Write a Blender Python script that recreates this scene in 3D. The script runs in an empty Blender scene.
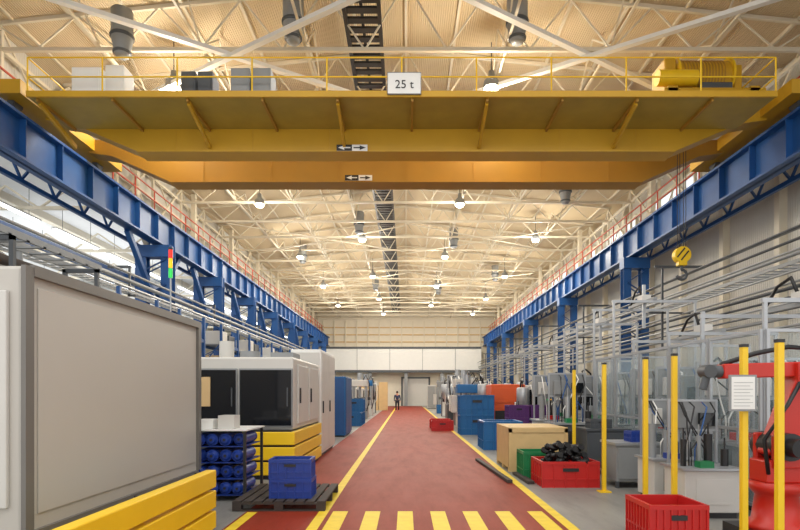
import bpy, math, random
from mathutils import Vector, Matrix
random.seed(4)
S = bpy.context.scene
COL = S.collection
try:
    S.view_settings.view_transform = 'Standard'
except Exception:
    pass

# ------------------------------------------------------------------ helpers
def lin(c):
    r = []
    for x in c:
        x = x / 255.0
        r.append(x / 12.92 if x <= 0.04045 else ((x + 0.055) / 1.055) ** 2.4)
    return (r[0], r[1], r[2], 1.0)

def mat(name, c, rough=0.5, metal=0.0, var=0.12, scale=3.0, bump=0.0, emit=0.0, alpha=None, ribs=None, spec=None, scuff=None):
    m = bpy.data.materials.new(name)
    m.use_nodes = True
    nt = m.node_tree
    b = nt.nodes["Principled BSDF"]
    b.inputs["Roughness"].default_value = rough
    b.inputs["Metallic"].default_value = metal
    if spec is not None: b.inputs["Specular IOR Level"].default_value = spec
    tc = nt.nodes.new("ShaderNodeTexCoord")
    n = nt.nodes.new("ShaderNodeTexNoise")
    n.inputs["Scale"].default_value = scale
    n.inputs["Detail"].default_value = 5
    nt.links.new(tc.outputs["Object"], n.inputs["Vector"])
    mx = nt.nodes.new("ShaderNodeMix")
    mx.data_type = 'RGBA'
    col = lin(c)
    mx.inputs[6].default_value = tuple(x * (1 - var) for x in col[:3]) + (1,)
    mx.inputs[7].default_value = tuple(min(1, x * (1 + var)) for x in col[:3]) + (1,)
    nt.links.new(n.outputs["Fac"], mx.inputs[0])
    out = mx.outputs[2]
    if scuff:
        mp = nt.nodes.new("ShaderNodeMapping"); mp.inputs["Scale"].default_value = (2.0, 0.4, 1.0)
        n2 = nt.nodes.new("ShaderNodeTexNoise"); n2.inputs["Scale"].default_value = 1.6; n2.inputs["Detail"].default_value = 8
        n2.inputs["Roughness"].default_value = 0.7
        rp = nt.nodes.new("ShaderNodeValToRGB")
        rp.color_ramp.elements[0].position = 0.45; rp.color_ramp.elements[1].position = 0.75
        rp.color_ramp.elements[0].color = (0,0,0,1); rp.color_ramp.elements[1].color = (0.7,0.7,0.7,1)
        m2 = nt.nodes.new("ShaderNodeMix"); m2.data_type = 'RGBA'
        nt.links.new(tc.outputs["Object"], mp.inputs[0]); nt.links.new(mp.outputs[0], n2.inputs["Vector"])
        nt.links.new(n2.outputs["Fac"], rp.inputs[0]); nt.links.new(rp.outputs[0], m2.inputs[0])
        nt.links.new(out, m2.inputs[6]); m2.inputs[7].default_value = lin(scuff)
        out = m2.outputs[2]
        mr = nt.nodes.new("ShaderNodeMapRange"); mr.inputs[3].default_value = rough-0.08; mr.inputs[4].default_value = rough+0.12
        nt.links.new(n2.outputs["Fac"], mr.inputs[0]); nt.links.new(mr.outputs[0], b.inputs["Roughness"])
    nt.links.new(out, b.inputs["Base Color"])
    if bump:
        bp = nt.nodes.new("ShaderNodeBump")
        bp.inputs["Strength"].default_value = bump
        nt.links.new(n.outputs["Fac"], bp.inputs["Height"])
        nt.links.new(bp.outputs[0], b.inputs["Normal"])
    if ribs:
        ax, sc, dk = ribs
        w = nt.nodes.new("ShaderNodeTexWave")
        w.wave_type = 'BANDS'
        w.bands_direction = ax
        w.inputs["Scale"].default_value = sc
        nt.links.new(tc.outputs["Object"], w.inputs["Vector"])
        bp = nt.nodes.new("ShaderNodeBump")
        bp.inputs["Strength"].default_value = dk
        bp.inputs["Distance"].default_value = 0.05
        nt.links.new(w.outputs["Fac"], bp.inputs["Height"])
        nt.links.new(bp.outputs[0], b.inputs["Normal"])
    if emit:
        b.inputs["Emission Color"].default_value = col
        b.inputs["Emission Strength"].default_value = emit
    if alpha is not None:
        b.inputs["Alpha"].default_value = alpha
    return m

M = {}
M['red_floor'] = mat('red_epoxy', (138, 50, 32), 0.55, var=0.18, scale=1.2, spec=0.16, scuff=(108, 44, 32))
M['concrete'] = mat('concrete', (136, 135, 130), 0.42, var=0.25, scale=0.9, spec=0.35, scuff=(104, 103, 100))
M['linepaint'] = mat('line_paint', (226, 196, 50), 0.55, var=0.25, scale=6, spec=0.3)
M['yellow'] = mat('yellow_paint', (236, 194, 30), 0.4, var=0.08)
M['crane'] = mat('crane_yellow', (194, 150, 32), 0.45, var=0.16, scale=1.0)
M['cranew'] = mat('crane_walkway_shading', (164, 140, 56), 0.5, var=0.22, scale=2.0)  # crane yellow with the walkway underside's olive shading painted in
M['craneb'] = mat('crane_yellow_shaded', (166, 124, 42), 0.5, var=0.16, scale=1.0)  # crane yellow with the rear girder's brownish shading put into the colour
M['blue'] = mat('blue_steel', (26, 78, 138), 0.45, var=0.18)
M['bluecrate'] = mat('blue_plastic', (28, 60, 145), 0.4, var=0.1)
M['bluebin'] = mat('blue_bin_plastic', (25, 100, 160), 0.4, var=0.1)
M['purple'] = mat('purple_plastic', (92, 45, 110), 0.4)
M['redcrate'] = mat('red_plastic', (188, 32, 30), 0.38, var=0.1)
M['green'] = mat('green_plastic', (25, 120, 70), 0.4)
M['orange'] = mat('orange_paint', (216, 88, 36), 0.45)
M['robot'] = mat('robot_red', (190, 38, 24), 0.35)
M['rail'] = mat('rail_red', (190, 74, 46), 0.5)
M['steel'] = mat('truss_steel', (218, 209, 188), 0.5, var=0.06)
M['roof'] = mat('roof_deck', (212, 193, 158), 0.7, var=0.05, scale=0.2, ribs=('X', 5.0, 0.5))
M['wallr'] = mat('wall_panel', (200, 197, 189), 0.6, var=0.08, scale=0.5, ribs=('Y', 3.0, 0.3))
M['walle'] = mat('end_wall', (226, 217, 198), 0.6, var=0.06)
M['white'] = mat('white_paint', (232, 232, 228), 0.45, var=0.04)
M['offwhite'] = mat('machine_white', (202, 200, 194), 0.4, var=0.05)
M['panel'] = mat('panel_grey', (186, 182, 174), 0.42, var=0.05, scale=0.8)
M['panel2'] = mat('panel_trim', (112, 109, 104), 0.4, var=0.08)
M['dark'] = mat('dark_trim', (38, 38, 40), 0.45)
M['black'] = mat('black_rubber', (22, 22, 24), 0.45, var=0.3, scale=8)
M['glassd'] = mat('tinted_window', (24, 27, 32), 0.08, var=0.05)
M['clear'] = mat('clear_panel', (190, 212, 218), 0.05, alpha=0.1)
M['alu'] = mat('aluminium', (172, 175, 178), 0.35, metal=0.5, var=0.06)
M['grey'] = mat('grey_paint', (140, 143, 144), 0.45)
M['greyd'] = mat('dark_grey_paint', (76, 80, 84), 0.45)
M['wood'] = mat('plywood', (205, 175, 122), 0.6, var=0.15, scale=5)
M['woodd'] = mat('dark_timber', (58, 50, 46), 0.7, var=0.3, scale=7)
M['card'] = mat('cardboard', (210, 178, 128), 0.7)
M['lamp'] = mat('lamp_glow', (255, 240, 210), 0.4, emit=20)
M['tube'] = mat('fluorescent_glow', (240, 246, 255), 0.4, emit=6)
M['winglow'] = mat('window_daylight', (225, 232, 240), 0.3, emit=0.9)
M['sigr'] = mat('signal_red', (230, 40, 25), 0.3, emit=0.6)
M['sigy'] = mat('signal_amber', (245, 180, 20), 0.3, emit=0.6)
M['sigg'] = mat('signal_green', (40, 190, 80), 0.3, emit=0.6)
M['skin'] = mat('skin', (205, 150, 120), 0.5)
M['cloth'] = mat('jacket_cloth', (45, 55, 85), 0.8)
M['trous'] = mat('trouser_cloth', (40, 42, 50), 0.8)
M['hair'] = mat('hair', (50, 36, 28), 0.7)
M['baywhite'] = mat('bay_ceiling', (230, 232, 232), 0.6, var=0.06, ribs=('X', 4.0, 0.4))

class MB:
    def __init__(self):
        self.v = []; self.f = []; self.s = []
    def _add(self, vs, fs, sm=False):
        o = len(self.v)
        self.v += [tuple(a) for a in vs]
        for f in fs:
            self.f.append([i + o for i in f]); self.s.append(sm)
        return self
    def box(self, x0, x1, y0, y1, z0, z1):
        if x0 > x1: x0, x1 = x1, x0
        return self._add([(x0,y0,z0),(x1,y0,z0),(x1,y1,z0),(x0,y1,z0),(x0,y0,z1),(x1,y0,z1),(x1,y1,z1),(x0,y1,z1)],
            [(0,3,2,1),(4,5,6,7),(0,1,5,4),(1,2,6,5),(2,3,7,6),(3,0,4,7)])
    def frame(self, p, q):
        p = Vector(p); q = Vector(q); d = (q - p)
        if d.length < 1e-6: d = Vector((0,0,1e-3))
        d.normalize()
        up = Vector((0,0,1)) if abs(d.z) < 0.95 else Vector((0,1,0))
        a = d.cross(up).normalized(); b = a.cross(d).normalized()
        return p, q, a, b
    def beam(self, p, q, w, h=None):
        h = h or w
        p, q, a, b = self.frame(p, q)
        vs = []
        for c in (p, q):
            for sa, sb in ((-1,-1),(1,-1),(1,1),(-1,1)):
                vs.append(c + a*sa*w/2 + b*sb*h/2)
        return self._add(vs, [(0,1,2,3),(7,6,5,4),(0,4,5,1),(1,5,6,2),(2,6,7,3),(3,7,4,0)])
    def rod(self, p, q, r, n=8, r2=None):
        r2 = r if r2 is None else r2
        p, q, a, b = self.frame(p, q)
        ring = lambda c, rr: [c + (a*math.cos(2*math.pi*i/n) + b*math.sin(2*math.pi*i/n))*rr for i in range(n)]
        A = ring(p, r); B = ring(q, r2)
        self._add(A + B, [(i, (i+1) % n, n+(i+1) % n, n+i) for i in range(n)], True)
        self._add(A, [tuple(reversed(range(n)))]); self._add(B, [tuple(range(n))])
        return self
    def lathe(self, prof, cx=0, cy=0, n=20):
        vs = []; fs = []
        for r, z in prof:
            for i in range(n):
                t = 2*math.pi*i/n
                vs.append((cx + r*math.cos(t), cy + r*math.sin(t), z))
        for k in range(len(prof)-1):
            for i in range(n):
                j = (i+1) % n
                fs.append((k*n+i, k*n+j, (k+1)*n+j, (k+1)*n+i))
        return self._add(vs, fs, True)
    def tube(self, pts, r, n=7):
        pts = [Vector(p) for p in pts]
        vs = []; fs = []
        for k, p in enumerate(pts):
            d = (pts[min(k+1, len(pts)-1)] - pts[max(k-1, 0)]).normalized()
            up = Vector((0,0,1)) if abs(d.z) < 0.95 else Vector((0,1,0))
            a = d.cross(up).normalized(); b = a.cross(d)
            for i in range(n):
                t = 2*math.pi*i/n
                vs.append(p + (a*math.cos(t) + b*math.sin(t))*r)
        m = len(pts)-1
        for k in range(m):
            for i in range(n):
                j = (i+1) % n
                fs.append((k*n+i, k*n+j, (k+1)*n+j, (k+1)*n+i))
        fs.append(tuple(reversed(range(n)))); fs.append(tuple(m*n+i for i in range(n)))
        return self._add(vs, fs, True)
    def prism(self, poly, y0, y1):
        n = len(poly)
        vs = [(x, y0, z) for x, z in poly] + [(x, y1, z) for x, z in poly]
        fs = [tuple(range(n)), tuple(reversed(range(n, 2*n)))]
        fs += [((i+1) % n, i, n+i, n+(i+1) % n) for i in range(n)]
        return self._add(vs, fs)
    def make(self, name, m, parent=None, world=False, bevel=0.0, label=None, cat=None, group=None, kind=None):
        me = bpy.data.meshes.new(name)
        off = Vector((0,0,0))
        if parent is not None and world:
            p = parent
            while p is not None:
                off += Vector(p.location); p = p.parent
        elif parent is None:
            xs = [v[0] for v in self.v]; ys = [v[1] for v in self.v]; zs = [v[2] for v in self.v]
            off = Vector(((min(xs)+max(xs))/2, (min(ys)+max(ys))/2, min(zs)))
        me.from_pydata([tuple(Vector(v) - off) for v in self.v], [], self.f)
        me.polygons.foreach_set("use_smooth", self.s)
        me.update()
        me.materials.append(M[m] if isinstance(m, str) else m)
        o = bpy.data.objects.new(name, me)
        COL.objects.link(o)
        if parent is not None: o.parent = parent
        else: o.location = off
        if bevel:
            md = o.modifiers.new("bevel", 'BEVEL'); md.width = bevel; md.segments = 2; md.limit_method = 'ANGLE'
        tag(o, label, cat, group, kind)
        return o

def tag(o, label=None, cat=None, group=None, kind=None):
    if label: o["label"] = label
    if cat: o["category"] = cat
    if group: o["group"] = group
    if kind: o["kind"] = kind

def thing(name, label, cat, loc=(0,0,0), rot=0.0, group=None, kind=None):
    e = bpy.data.objects.new(name, None)
    e.empty_display_size = 0.2
    COL.objects.link(e)
    e.location = loc
    e.rotation_euler = (0, 0, rot)
    tag(e, label, cat, group, kind)
    return e

def clone(root, loc, rot=None, label=None, scale=None):
    n = root.copy(); COL.objects.link(n)
    n.location = loc
    if rot is not None: n.rotation_euler = (0, 0, rot)
    if scale: n.scale = (scale, scale, scale)
    if label: n["label"] = label
    def rec(src, dst):
        for c in src.children:
            k = c.copy(); COL.objects.link(k)
            k.parent = dst
            rec(c, k)
    rec(root, n)
    return n

def text(s, size, m, parent, loc, rot, name="lettering"):
    cu = bpy.data.curves.new("t", 'FONT'); cu.body = s; cu.size = size; cu.extrude = 0.002
    cu.align_x = 'CENTER'; cu.align_y = 'CENTER'
    t = bpy.data.objects.new("t", cu); COL.objects.link(t)
    bpy.context.view_layer.update()
    me = bpy.data.meshes.new_from_object(t.evaluated_get(bpy.context.evaluated_depsgraph_get()))
    bpy.data.objects.remove(t)
    me.materials.clear(); me.materials.append(M[m])
    o = bpy.data.objects.new(name, me); COL.objects.link(o)
    o.parent = parent
    off = Vector((0,0,0)); p = parent
    while p is not None:
        off += Vector(p.location); p = p.parent
    o.location = Vector(loc) - off
    o.rotation_euler = rot
    return o

YE = 70.0
# ------------------------------------------------------------------ room shell
MB().box(-28, 11.8, -1, YE, -0.2, 0).make('floor', 'concrete', kind='structure', label='grey concrete factory hall floor')
MB().box(-2.15, 1.9, 0.5, 67.8, 0.0005, 0.003).make('painted_lane', 'red_floor', label='red painted driving lane running through the hall', cat='floor marking')
MB().box(1.9, 2.03, 0.5, 62, 0.0005, 0.005).make('lane_line', 'linepaint', label='yellow painted line bordering the red lane', cat='floor marking', group='lane lines')
MB().box(-1.17, -1.04, 0.5, 62, 0.0035, 0.006).make('lane_line', 'linepaint', label='yellow painted line along the red lane', cat='floor marking', group='lane lines')
MB().box(-2.12, -1.99, 0.5, 7.5, 0.0035, 0.006).make('lane_line', 'linepaint', label='short yellow line at the edge of the red lane', cat='floor marking', group='lane lines')
for i in range(7):
    x = -0.98 + i*0.435
    MB().box(x, x+0.2, 5.0, 7.55, 0.0035, 0.006).make('crosswalk_stripe', 'linepaint', label='yellow painted crosswalk stripe on red floor', cat='floor marking', group='crosswalk stripes')

rb = MB()
rb._add([(-11.3,4,11.5),(0,4,12.7),(11.8,4,11.5),(11.8,YE,11.5),(0,YE,12.7),(-11.3,YE,11.5),
         (-11.3,4,11.7),(0,4,12.9),(11.8,4,11.7),(11.8,YE,11.7),(0,YE,12.9),(-11.3,YE,11.7)],
        [(0,5,4,1),(1,4,3,2),(6,7,10,11),(7,8,9,10)])
rb.make('ceiling', 'roof', kind='structure', label='warm cream corrugated metal roof deck')
MB().box(11.5, 11.8, 2, YE, 0, 11.5).make('wall_right', 'wallr', kind='structure', label='pale ribbed metal wall panels')
MB().box(-11.3, -11.1, 4, YE, 9.3, 11.5).make('wall_left_upper', 'wallr', kind='structure', label='pale upper wall panels above the crane rail')
MB().box(-28, 11.8, YE, YE+0.3, 0, 12.9).make('wall_end', 'walle', kind='structure', label='cream end wall of the hall')
MB().box(-28.2, -28, -1, YE, 0, 9.3).make('wall_left', 'walle', kind='structure', label='cream side wall of the neighbouring bay')
MB().box(-28, -11.1, 2, YE, 9.3, 9.5).make('ceiling_bay', 'baywhite', kind='structure', label='white ribbed ceiling of the neighbouring bay')

n = 0
for y in range(12, 66, 6):
    n += 1
    o = thing('window_%d' % n, 'high translucent wall window with steel frame', 'window', (11.45, y, 8.95), kind='structure')
    MB().box(-0.02, 0.04, -2.2, 2.2, 0, 1.5).make('glazing', 'winglow', o)
    fb = MB()
    for yy in (-2.2, -1.1, 0, 1.1, 2.2): fb.box(-0.06, 0.04, yy-0.03, yy+0.03, 0, 1.5)
    fb.box(-0.06, 0.04, -2.2, 2.2, -0.05, 0.02); fb.box(-0.06, 0.04, -2.2, 2.2, 1.48, 1.55)
    fb.make('window_frame', 'steel', o)
for y in range(8, 66, 10):
    n += 1
    o = thing('window_%d' % n, 'bright translucent side window band', 'window', (-27.9, y, 4.5), kind='structure')
    MB().box(-0.04, 0.02, -4, 4, 0, 3.5).make('glazing', 'winglow', o)
    fb = MB()
    for k in range(9): fb.box(-0.04, 0.06, -4+k-0.04, -4+k+0.04, 0, 3.5)
    fb.make('window_frame', 'grey', o)

eb = thing('upper_partition', 'white boxed partition band across the end wall', 'partition', (0, 69, 4.0))
MB().box(-10.4, 9.2, 68.4, 69.9, 4.4, 7.0).make('panel', 'white', eb, world=True)
MB().box(-10.4, 9.2, 68.3, 68.4, 4.1, 4.4).make('lower_trim', 'greyd', eb, world=True)
MB().box(-10.4, 9.2, 68.3, 68.4, 7.0, 7.25).make('upper_trim', 'greyd', eb, world=True)
for x in range(-10, 10, 4): MB().box(x, x+0.05, 68.36, 68.4, 4.4, 7.0).make('panel_joint', 'grey', eb, world=True)
for i in range(4):
    MB().box(-9+i*4.4, -8.6+i*4.4, 68.5, 68.9, 0, 4.2).make('support_post', 'grey', eb, world=True)
for i, z in enumerate((7.9, 8.8, 9.7)):
    MB().box(-11, 11.2, YE-0.12, YE, z, z+0.14).make('trim_%d' % (100+i), 'card', kind='structure', label='brownish steel rail on the end wall')
for i in range(16):
    MB().box(-10.4+i*1.4, -10.28+i*1.4, YE-0.2, YE, 7.2, 10.6).make('trim_%d' % (110+i), 'steel', kind='structure', label='cream steel post on the end wall')
d = thing('door_1', 'wide grey rolling door at the end of the lane', 'door', (1.2, 69.9, 0), kind='structure')
MB().box(-1.6, 1.6, -0.1, 0.05, 0, 3.4).make('door_leaf', 'offwhite', d)
MB().box(-1.8,-1.6,-0.15,0.05,0,3.6).box(1.6,1.8,-0.15,0.05,0,3.6).box(-1.8,1.8,-0.15,0.05,3.4,3.6).make('door_frame', 'greyd', d)
for y in range(8, 70, 3):
    MB().box(11.25, 11.5, y-0.12, y+0.12, 0, 11.4).make('trim_%d' % y, 'steel', kind='structure', label='cream steel wall post')

# ------------------------------------------------------------------ roof trusses
zc = 10.8
def ztop(x): return 12.62 - abs(x)/11.3*1.15
def truss():
    t = MB()
    t.beam((-11,0,zc),(11,0,zc),0.1,0.1)
    t.beam((-11,0,ztop(11)),(0,0,ztop(0)),0.08,0.1); t.beam((11,0,ztop(11)),(0,0,ztop(0)),0.08,0.1)
    xs = [-11 + i*1.1 for i in range(21)]
    for i in range(20):
        a, b = xs[i], xs[i+1]
        if i % 2: t.beam((a,0,zc),(b,0,ztop(b)),0.04)
        else: t.beam((a,0,ztop(a)),(b,0,zc),0.04)
    return t
tr = truss().make('roof_truss', 'steel', label='cream welded steel roof truss with zigzag web', cat='roof truss', group='roof trusses')
tr.location = (0, 6, zc-0.06)
y = 9
while y < 70:
    c = clone(tr, (0, y, zc-0.06)); y += 3
for i in range(15):
    x = -10.5 + i*1.5
    MB().box(x-0.035, x+0.035, 4, YE-0.1, ztop(x)-0.01, ztop(x)+0.1).make('roof_purlin', 'steel', label='long cream steel purlin under the roof deck', cat='roof beam', group='roof purlins')
for x in (-8.2, -5.5, -2.7, 2.7, 5.5, 8.2):
    b = MB()
    b.beam((x,6,zc+0.1),(x,69.5,zc+0.1),0.06)
    y = 6
    while y < 69:
        b.beam((x,y,zc+0.1),(x,y+1.5,ztop(x)-0.05),0.04); b.beam((x,y+1.5,ztop(x)-0.05),(x,y+3,zc+0.1),0.04); y += 3
    b.make('longitudinal_brace', 'steel', label='cream lengthwise zigzag roof bracing', cat='roof bracing', group='lengthwise roof bracing')
y = 6
while y < 64:
    tk = 0.15 if y < 16 else 0.07
    for x0, x1 in ((-9.6, 0.0), (0.0, 9.6)):
        MB().beam((x0+0.05,y,zc-0.12),(x1-0.05,y+6,zc-0.12),tk,tk*0.7).make('cross_brace', 'white' if y < 16 else 'steel', label='pale steel diagonal brace below the roof trusses', cat='roof bracing', group='roof cross braces')
        MB().beam((x1-0.05,y,zc-0.23),(x0+0.05,y+6,zc-0.23),tk,tk*0.7).make('cross_brace', 'white' if y < 16 else 'steel', label='pale steel diagonal brace below the roof trusses', cat='roof bracing', group='roof cross braces')
    y += 6 if y < 18 else 12
b = MB()
b.box(-1.65,-1.55,4,69,11.45,11.65); b.box(-0.75,-0.65,4,69,11.45,11.65); b.box(-1.2,-1.12,4,69,11.55,11.63)
y = 4.0
while y < 69:
    b.box(-1.6,-0.7,y,y+0.22,11.5,11.56); y += 0.4
b.make('roof_catwalk', 'dark', label='dark ladder-like catwalk hung along the roof centre', cat='catwalk')

# ------------------------------------------------------------------ runway girders, columns
def runway(sx, label):
    X = 9.7*sx
    e = thing('crane_runway', label, 'crane rail beam', (X, 35, 7.4), group='crane runway beams')
    MB().box(-0.03,0.03,-33,34.8,0,1.1).box(-0.22,0.22,-33,34.8,0,0.06).box(-0.22,0.22,-33,34.8,1.05,1.12).make('i_beam', 'blue', e)
    s = MB(); y = -33
    while y < 34.5:
        s.box(-0.2,0.2,y,y+0.03,0.06,1.05); y += 1.5
    s.make('stiffener_plates', 'blue', e, kind='stuff')
    MB().box(-0.04,0.04,-33,34.8,1.12,1.19).make('rail', 'greyd', e)
    l = MB(); o = 0.95*sx
    l.box(o-0.06,o+0.06,-33,34.8,0.95,1.08); l.box(o-0.06,o+0.06,-33,34.8,0,0.12)
    y = -33
    while y < 34:
        l.beam((0.2*sx,y,1.02),(o,y+0.75,1.02),0.07); l.beam((o,y+0.75,1.02),(0.2*sx,y+1.5,1.02),0.07)
        l.beam((o,y,0.1),(o,y+0.75,1.0),0.06); l.beam((o,y+0.75,1.0),(o,y+1.5,0.1),0.06); y += 1.5
    l.make('surge_lattice', 'blue', e)
runway(-1, 'blue steel crane rail beam beside the open bay')
runway(1, 'blue steel crane rail beam along the panelled wall')

def column(sx, hw=0.32, fl=0.11):
    e = thing('steel_column', 'blue latticed steel column carrying the crane rail beam', 'column', (9.75*sx, -50, 0), group='blue steel columns')
    for x in (-hw, hw):
        MB().box(x-0.02,x+0.02,-0.15,0.15,0.02,7.38).box(x-fl,x+fl,-0.17,-0.15,0.02,7.38).box(x-fl,x+fl,0.15,0.17,0.02,7.38).make('column_leg', 'blue', e)
    b = MB(); z = 0.3
    while z < 7.0:
        for yy in (-0.19, 0.19):
            b.beam((-hw,yy,z),(hw,yy,z+0.5),0.12,0.02); b.beam((hw,yy,z+0.5),(-hw,yy,z+1.0),0.12,0.02)
        z += 1.0
    b.make('lacing', 'blue', e)
    MB().box(-hw-0.18,hw+0.18,-0.25,0.25,6.9,7.36).make('head_plate', 'blue', e)
    MB().box(-hw-0.18,hw+0.18,-0.3,0.3,0,0.03).make('base_plate', 'blue', e)
    u = MB().box(0.75*sx-0.1,0.75*sx+0.1,-0.12,0.12,8.5,11.5)
    u.beam((0.3*sx,0,7.3),(0.75*sx,0,8.5),0.16)
    u.make('upper_post', 'steel', e)
    if sx < 0:
        MB().beam((0,0.25,5.4),(0,2.2,7.36),0.18).make('knee_brace','blue',e)
        MB().beam((0,-0.25,5.4),(0,-2.2,7.36),0.18).make('knee_brace','blue',e)
    return e
cl = column(-1, 0.5, 0.22); cl.location = (-9.85, 22, 0)
for y in range(28, 66, 6): clone(cl, (-9.85, y, 0))
cr = column(1, 0.38, 0.17); cr.location = (9.8, 24, 0)
for y in (34, 44, 54, 64): clone(cr, (9.8, y, 0))
for y in (22, 34, 46):
    for z0,z1 in ((0.6,5.6),(5.6,0.6)):
        xx = -9.6 if z0 < z1 else -9.45
        MB().beam((xx,y+0.3,z0),(xx,y+5.7,z1),0.14,0.1).make('column_bracing','blue',label='blue diagonal steel bracing between two columns',cat='brace',group='column bracing')
def racking(loc):
    e = thing('storage_rack','blue steel storage rack with loaded shelves','storage rack',loc,group='blue storage racks')
    for y in (0,2.4):
        for x in (0,0.9): MB().box(x-0.05,x+0.05,y-0.05,y+0.05,0,4.6).make('upright','blue',e)
    for z in (1.2,2.4,3.6):
        for x in (0,0.9): MB().box(x-0.03,x+0.03,0.05,2.35,z,z+0.12).make('shelf_beam','blue',e)
        MB().box(0.03,0.87,0.05,2.35,z+0.12,z+0.15).make('shelf_board','grey',e)
    for k,(z,y,m,hh) in enumerate(((2.55,0.2,'card',0.7),(2.55,1.3,'bluebin',0.6),(3.75,0.3,'offwhite',0.6),(3.75,1.4,'greyd',0.5),(1.35,0.4,'grey',0.8))):
        MB().box(0.1,0.8,y,y+0.85,z,z+hh).make('stored_box',m,e,bevel=0.02)
    for y in (0,2.4):
        b = MB()
        for z in (0.3,1.5,2.7): b.beam((0,y,z),(0.9,y,z+1.1),0.04)
        b.make('end_bracing','blue',e)
    return e
rk = racking((-8.95,15.7,0))
for y in (19.9,24.4,28.8,33.6,38.8,43.9): clone(rk,(-8.95,y,0))

for sx in (-1, 1):
    b = MB(); X = 10.15*sx
    for z in (8.95, 9.35, 9.75): b.rod((X,5,z),(X,69,z),0.03,6)
    y = 5
    while y <= 69:
        b.rod((X,y,8.62),(X,y,9.75),0.03,6); y += 1.6
    b.make('walkway_railing', 'rail', label='red tubular railing along the crane rail walkway', cat='railing', group='red walkway railings')
    MB().box(10.1*sx, 10.38*sx, 5, 69, 8.58, 8.62).make('walkway_deck', 'greyd', label='narrow steel walkway beside the crane rail', cat='walkway', group='rail walkways')
    b = MB(); X2 = 10.85*sx; y = 6
    while y < 69:
        b.beam((X2,y,8.7),(X2,y+3,11.4),0.08); b.beam((X2,y+3,8.7),(X2,y,11.4),0.05); b.beam((X2,y,8.63),(X2,y,11.4),0.1); y += 3
    b.beam((X2,5,9.9),(X2,69,9.9),0.09); b.beam((X2,5,8.7),(X2,69,8.7),0.1); b.beam((X2,5,10.8),(X2,69,10.8),0.1)
    b.make('wall_bracing', 'steel', label='cream cross bracing above the crane rail', cat='wall bracing', group='upper wall bracing')

def pipe(x, z, r, m, label, y0=2, y1=68, g='overhead pipes'):
    MB().rod((x,y0,z),(x,y1,z),r,10).make('overhead_pipe', m, label=label, cat='pipe', group=g)
pipe(-8.9, 5.2, 0.07, 'grey', 'grey steel pipe running the length of the hall')
pipe(-8.9, 4.98, 0.05, 'alu', 'thin bright metal pipe running the length of the hall')
pipe(-8.9, 3.9, 0.09, 'white', 'white insulated pipe beside the blue columns',2,15.5)
pipe(-8.9, 5.45, 0.04, 'grey', 'thin grey conduit beside the blue columns')
pipe(-8.9, 3.42, 0.07, 'grey', 'grey steel pipe above the machines',2,15.5)
MB().box(-10.75,-10.65,2,69,5.8,6.15).make('side_beam','blue',label='blue lengthwise beam tying the columns',cat='beam')
for x, z, r, m in ((9.1,5.45,0.05,'grey'),(9.0,5.15,0.035,'greyd'),(8.8,4.75,0.05,'grey'),(8.9,4.4,0.03,'alu'),(8.6,3.95,0.045,'greyd'),(8.5,3.6,0.03,'alu'),(8.6,3.3,0.045,'grey'),(8.3,3.05,0.03,'grey'),(9.1,4.95,0.03,'alu'),
                   (8.7,5.3,0.03,'greyd'),(8.9,4.15,0.03,'grey'),(8.75,3.78,0.03,'greyd'),(8.45,3.45,0.025,'greyd'),(8.9,3.1,0.03,'alu')):
    pipe(x, z, r, m, 'thin metal service pipe running along the panelled wall')
def tray(x, z, w, y0, y1, label, m='grey'):
    b = MB().box(x-w/2,x-w/2+0.02,y0,y1,z,z+0.08).box(x+w/2-0.02,x+w/2,y0,y1,z,z+0.08)
    y = y0
    while y < y1: b.box(x-w/2,x+w/2,y,y+0.05,z,z+0.02); y += 0.3
    b.make('cable_tray', m, label=label, cat='cable tray', group='cable trays')
tray(8.0, 4.2, 0.4, 3, 60, 'galvanised ladder cable tray above the machine row')
tray(-4.6, 3.36, 0.4, 4.4, 8.1, 'galvanised cable tray above the grey enclosure')
tray(-8.8, 4.75, 0.3, 3, 66, 'galvanised cable tray beside the blue columns')
for sx in (-1, 1):
    for y in range(10, 66, 8):
        z0 = 3.0 if sx > 0 else (3.35 if y < 14 else 4.7)
        xx = 8.25 if sx > 0 else -8.9
        MB().box(8.0*sx if sx>0 else -8.85, 9.6*sx, y, y+0.06, 5.62, 5.7).box(xx-0.03,xx+0.03,y,y+0.06,z0,5.62).box(7.8 if sx>0 else -8.7, 9.15*sx if sx>0 else -8.95, y, y+0.05, 4.15 if sx>0 else 4.7, 4.2 if sx>0 else 4.75).make('pipe_hanger','greyd',label='dark steel pipe hanger frame',cat='pipe support',group='pipe hangers')

# neighbouring bay
for x in (-12.5, -15.5, -19, -23):
    MB().box(x-0.15,x+0.15,3,69,9.0,9.3).make('bay_beam','steel',label='cream lengthwise beam under the bay ceiling',cat='beam',group='bay beams')
for y in range(8, 68, 6):
    b = MB().beam((-27.8,y,8.2),(-11.4,y,8.2),0.12)
    x = -27.5
    while x < -12:
        b.beam((x,y,8.2),(x+1.2,y,9.0),0.06); b.beam((x+1.2,y,9.0),(x+2.4,y,8.2),0.06); x += 2.4
    b.make('bay_truss','steel',label='light steel truss under the bay ceiling',cat='roof truss',group='bay trusses')
for x in (-13.8, -17.2, -21):
    for y in range(6, 66, 4):
        o = thing('strip_light','long white fluorescent strip light','strip light',(x,y,8.0),group='fluorescent strip lights')
        MB().box(-0.06,0.06,0,3.0,0,0.06).make('tube','tube',o)
        MB().box(-0.1,0.1,-0.05,3.05,0.06,0.12).make('housing','white',o)
        for yy in (0.5,2.5): MB().rod((0,yy,0.12),(0,yy,1.3),0.01,5).make('hanger','greyd',o)

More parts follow.
